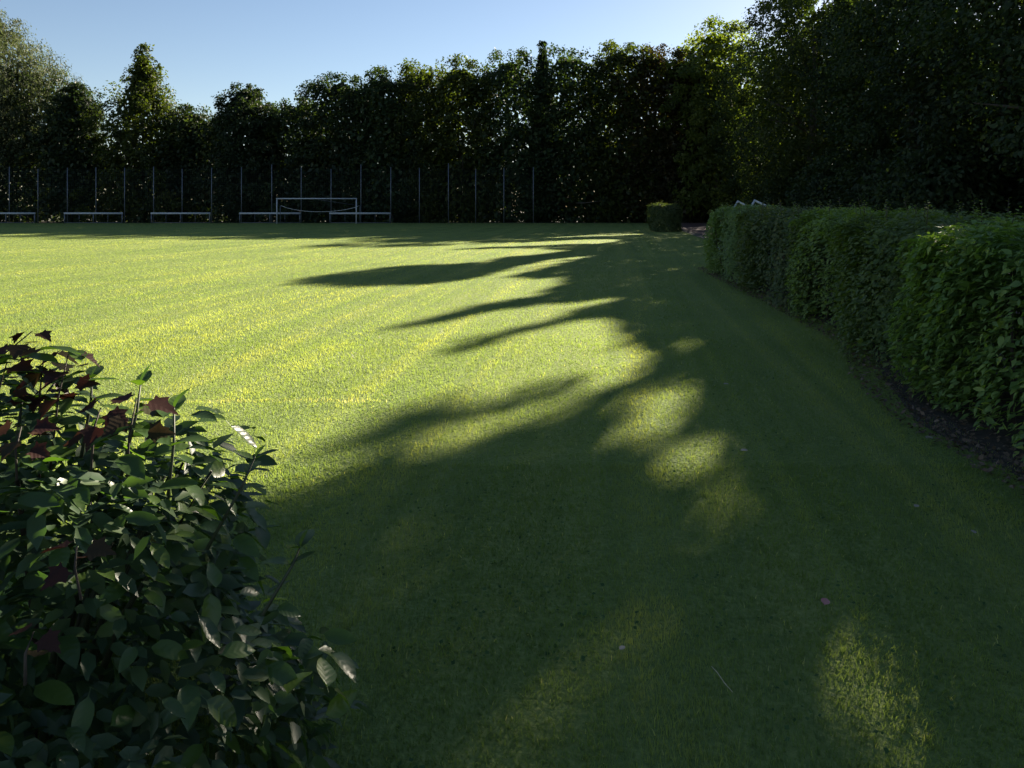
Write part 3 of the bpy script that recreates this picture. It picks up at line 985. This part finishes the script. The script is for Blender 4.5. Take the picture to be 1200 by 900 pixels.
def sapling():
    r = np.random.default_rng(44)
    O0 = np.array([-1.28, 1.98, 0])
    t = thing('maple_sapling', 'maple sapling with purplish lobed leaves growing up through the dark green shrub', 'sapling', tuple(O0))
    ms = [maple_mesh(f) for f in (.12, .3, -.15)]
    lines = []
    # stems: px base, px tip, distance, number of leaves, size
    for (bx, by, tx, ty, Y, nl, ls) in ((-25, 450, 38, 388, 1.95, 6, .062), (48, 520, 52, 412, 1.95, 8, .075), (64, 520, 80, 415, 1.92, 8, .075), (-10, 520, 8, 425, 1.9, 7, .07),
                                        (150, 560, 160, 468, 1.8, 6, .08), (95, 700, 90, 640, 1.42, 4, .055), (30, 800, 40, 740, 1.3, 3, .055), (20, 560, 25, 500, 1.7, 6, .065), (110, 530, 118, 478, 1.8, 5, .08)):
        b, e = U(bx, by, Y) - O0, U(tx, ty, Y + .03) - O0
        lines.append((np.array([b - (e - b) * (.4 if by < 550 else .05), (b + e) / 2 + [-.008, 0, .006], e]), np.array([.003, .0024, .0014])))
        for j in range(nl):
            f = 1 - .62 * (j // 2) / max(1, nl // 2)
            a = (j % 2) * math.pi + (j // 2) * 1.57 + r.uniform(-.5, .5)
            dr = np.array([math.cos(a), math.sin(a), -.15])
            N = unit(np.array([math.cos(a) * .3, math.sin(a) * .3 - .25, .85]) + r.normal(0, .2, 3))
            p = b + (e - b) * f + dr * ls * .45
            leaf_object(t, p, N, dr, ls * r.uniform(.75, 1.1), 1.0, 'maple', r, ms)
    lines.append((np.array([(0, 0, -.02), (.02, -.02, .5), (-.02, -.05, 1.0)]), np.array([.011, .009, .005])))
    for ln in lines:
        link('stem', tubes('stem', [ln], 6), M['twig'], t)
sapling()

# ------------------------------------------------------------------ small things on the lawn
def small_leaf(label, group, px, py, size, mat, rz):
    x, y = G(px, py)
    me = LEAVES[int(size * 1000) % 5].copy()
    me.materials.clear()
    me.materials.append(M[mat])
    o = link('fallen_leaf', me)
    o.location = (x, y, .045)
    o.scale = (size, size * 1.2, size)
    o.rotation_euler = (.15, -.1, rz)
    tag(o, label, 'leaf', group)
small_leaf('pinkish fallen leaf lying in the shaded grass', None, 966, 722, .055, 'pink', 1.0)
GL = 'pale fallen leaves on the shaded grass'
for px, py, s, rz, lab in ((1085, 521, .06, .3, 'pale curled leaf on the litter edge by the large-leaved hedge shrub, left of a pair'),
                           (1093, 522, .05, 2.0, 'pale leaf on the litter edge by the large-leaved hedge shrub, right of a pair'),
                           (848, 456, .05, .2, 'pale fallen leaf on the lawn beyond the sunny patches, farthest from the viewer'),
                           (1142, 636, .04, 1.2, 'small pale fallen leaf on the shaded lawn close to the bare soil'),
                           (1072, 604, .04, .6, 'small pale fallen leaf on the lawn just before the pair by the hedge'),
                           (868, 536, .05, .1, 'pale fallen leaf on the lawn right of the small round sunny patch'),
                           (726, 776, .03, .7, 'tiny pale fallen leaf on the near lawn by the larger near sunny patch')):
    small_leaf(lab, GL, px, py, s, 'pale_leaf', rz)
def twig():
    x, y = G(845, 812)
    me = tubes('dry_twig', [(np.array([(-.015, .06, .05), (-.008, .02, .056), (.004, -.03, .05), (.02, -.06, .042)]), np.array([.0012, .0015, .0014, .001]))], 5)
    o = link('dry_twig', me, M['straw'])
    o.location = (x, y, 0)
    tag(o, 'thin pale dry stalk lying on the near grass', 'stalk')
twig()

def litter():
    r = np.random.default_rng(77)
    n = 5200
    ys = 2.5 + 17 * r.random(n) ** 1.3
    edge = np.interp(ys, [2, 5.6, 7, 8.6, 12, 19], [3.0, 3.1, 3.45, 4.05, 4.4, 5.0])
    xs = edge - .25 + np.abs(r.normal(0, .38, n))
    P = np.column_stack([xs, ys, .012 + .03 * r.random(n)])
    N = unit(np.array([0, 0, 1]) + r.normal(0, .45, (n, 3)))
    D = r.normal(0, 1, (n, 3)) * [1, 1, .1]
    L = .035 * r.uniform(.5, 1.5, n)
    o = link('leaf_litter', leaf_cloud('leaf_litter', P, N, D, L, L * .6, r.random(n), T_RHOMB), M['litter'])
    tag(o, 'dry brown leaf litter on the bare soil below the hedge', 'leaf litter', None, 'stuff')
litter()

# ------------------------------------------------------------------ grass
def grass():
    r = np.random.default_rng(3)
    def pts(n, d0, d1, half):
        u = r.random(n)
        d = d0 + (d1 - d0) * u if d0 < 8 else d0 * (d1 / d0) ** u                       # equal blades per metre of depth: density falls with distance
        x = (r.random(n) * 2 - 1) * half * (d + .9)
        return x, d
    def inside(x, y):
        edge = np.interp(y, [0, 5.8, 7, 8.6, 12, 18.9, 20, 48, 75], [3.14, 3.25, 3.65, 4.2, 4.5, 5.1, 7.1, 11.2, 15.0])
        bare = r.random(len(x)) * .5
        return (x < edge - bare * np.interp(y, [5, 9], [1.0, .1]))
    all_V, all_F, all_T = [], [], []
    for (n, d0, d1, half, five) in ((200000, 1.2, 4.6, .78, True), (180000, 4.6, 9, .75, False), (520000, 9, 75, .74, False)):
        x, y = pts(n, d0, d1, half)
        k = inside(x, y)
        x, y = x[k], y[k]
        n = len(x)
        ca, sa = math.cos(FIELD_AZ), math.sin(FIELD_AZ)
        across, along = x * ca - y * sa, x * sa + y * ca
        streak = vnoise(across * 3.4, along * .07, 21) * .55 + vnoise(across * 8.5, along * .16, 22) * .45
        stripe = .5 + .5 * np.sin(across * 2 * math.pi / 1.35 + .8 * np.sin(along * .13))
        patch = vnoise(x * .9, y * .9, 23) * .6 + vnoise(x * 3.1, y * 3.1, 24) * .4
        fine = vnoise(x * 14, y * 14, 25)
        hgt = (.016 + .010 * fine + .009 * patch) * r.uniform(.6, 1.35, n)
        wid = .0029 * np.maximum(1, (y / 3.0)) ** .66 * r.uniform(.7, 1.3, n)
        tint = .20 + .22 * patch + .09 * fine + .07 * r.random(n) + .15 * (stripe - .5)
        tint += np.clip((streak - .5) * .8, -.10, .20)
        tint = np.where(r.random(n) < .015, .7 + .2 * r.random(n), tint)
        tint += np.where((np.abs(y - 6.15 - .02 * x) < .05) & (x < -1.0), .55 * r.random(n), 0)   # worn chalk line
        tint = np.clip(tint, 0, 1)
        a = r.uniform(0, 2 * math.pi, n)
        lean = hgt * r.uniform(.1, .85, n)
        # mowing bends the blades one way along the stripe
        bend = np.where(stripe > .5, 1, -1) * .010
        dx, dy = np.cos(a) * lean + bend * sa, np.sin(a) * lean + bend * ca
        th = a + math.pi / 2 + r.normal(0, .6, n)
        wx, wy = np.cos(th) * wid / 2, np.sin(th) * wid / 2
        z0 = np.full(n, .003)
        b0 = np.column_stack([x - wx, y - wy, z0])
        b1 = np.column_stack([x + wx, y + wy, z0])
        tip = np.column_stack([x + dx, y + dy, hgt])
        off = sum(len(v) for v in all_V)
        if five:
            mx, my, mz = x + dx * .35, y + dy * .35, hgt * .6
            m0 = np.column_stack([mx - wx * .8, my - wy * .8, mz])
            m1 = np.column_stack([mx + wx * .8, my + wy * .8, mz])
            V = np.stack([b0, b1, m1, m0, tip], 1).reshape(-1, 3)
            i = np.arange(n)[:, None] * 5 + off
            F = np.concatenate([i + [0, 1, 2], i + [0, 2, 3], i + [3, 2, 4]])
            T = np.repeat(tint, 5)
        else:
            V = np.stack([b0, b1, tip], 1).reshape(-1, 3)
            F = np.arange(n)[:, None] * 3 + off + np.array([[0, 1, 2]])
            T = np.repeat(tint, 3)
        all_V.append(V)
        all_F.append(F)
        all_T.append(T)
    me = mesh_np('grass', np.concatenate(all_V), np.concatenate(all_F), np.concatenate(all_T))
    o = link('grass', me, M['grass'])
    tag(o, 'short mown grass covering the sports lawn', 'grass', None, 'stuff')
grass()

def clover():
    r = np.random.default_rng(12)
    n = 12000
    y = 1.3 + 9 * r.random(n) ** 1.4
    x = (r.random(n) * 2 - 1) * .8 * (y + .9)
    k = (vnoise(x * 1.7, y * 1.7, 61) * .6 + vnoise(x * 5, y * 5, 62) * .4 > .60) & (x < 2.9)
    x, y = x[k], y[k]
    n = len(x)
    P = np.column_stack([x, y, .010 + .022 * r.random(n)])
    N = unit(np.array([0, 0, 1]) + r.normal(0, .35, (n, 3)))
    D = r.normal(0, 1, (n, 3)) * [1, 1, .2]
    L = .015 * r.uniform(.6, 1.4, n)
    o = link('clover', leaf_cloud('clover', P, N, D, L, L * .9, r.random(n), T_RHOMB), M['clover'])
    tag(o, 'low clover and weeds spread in patches through the near lawn', 'clover', None, 'stuff')
clover()
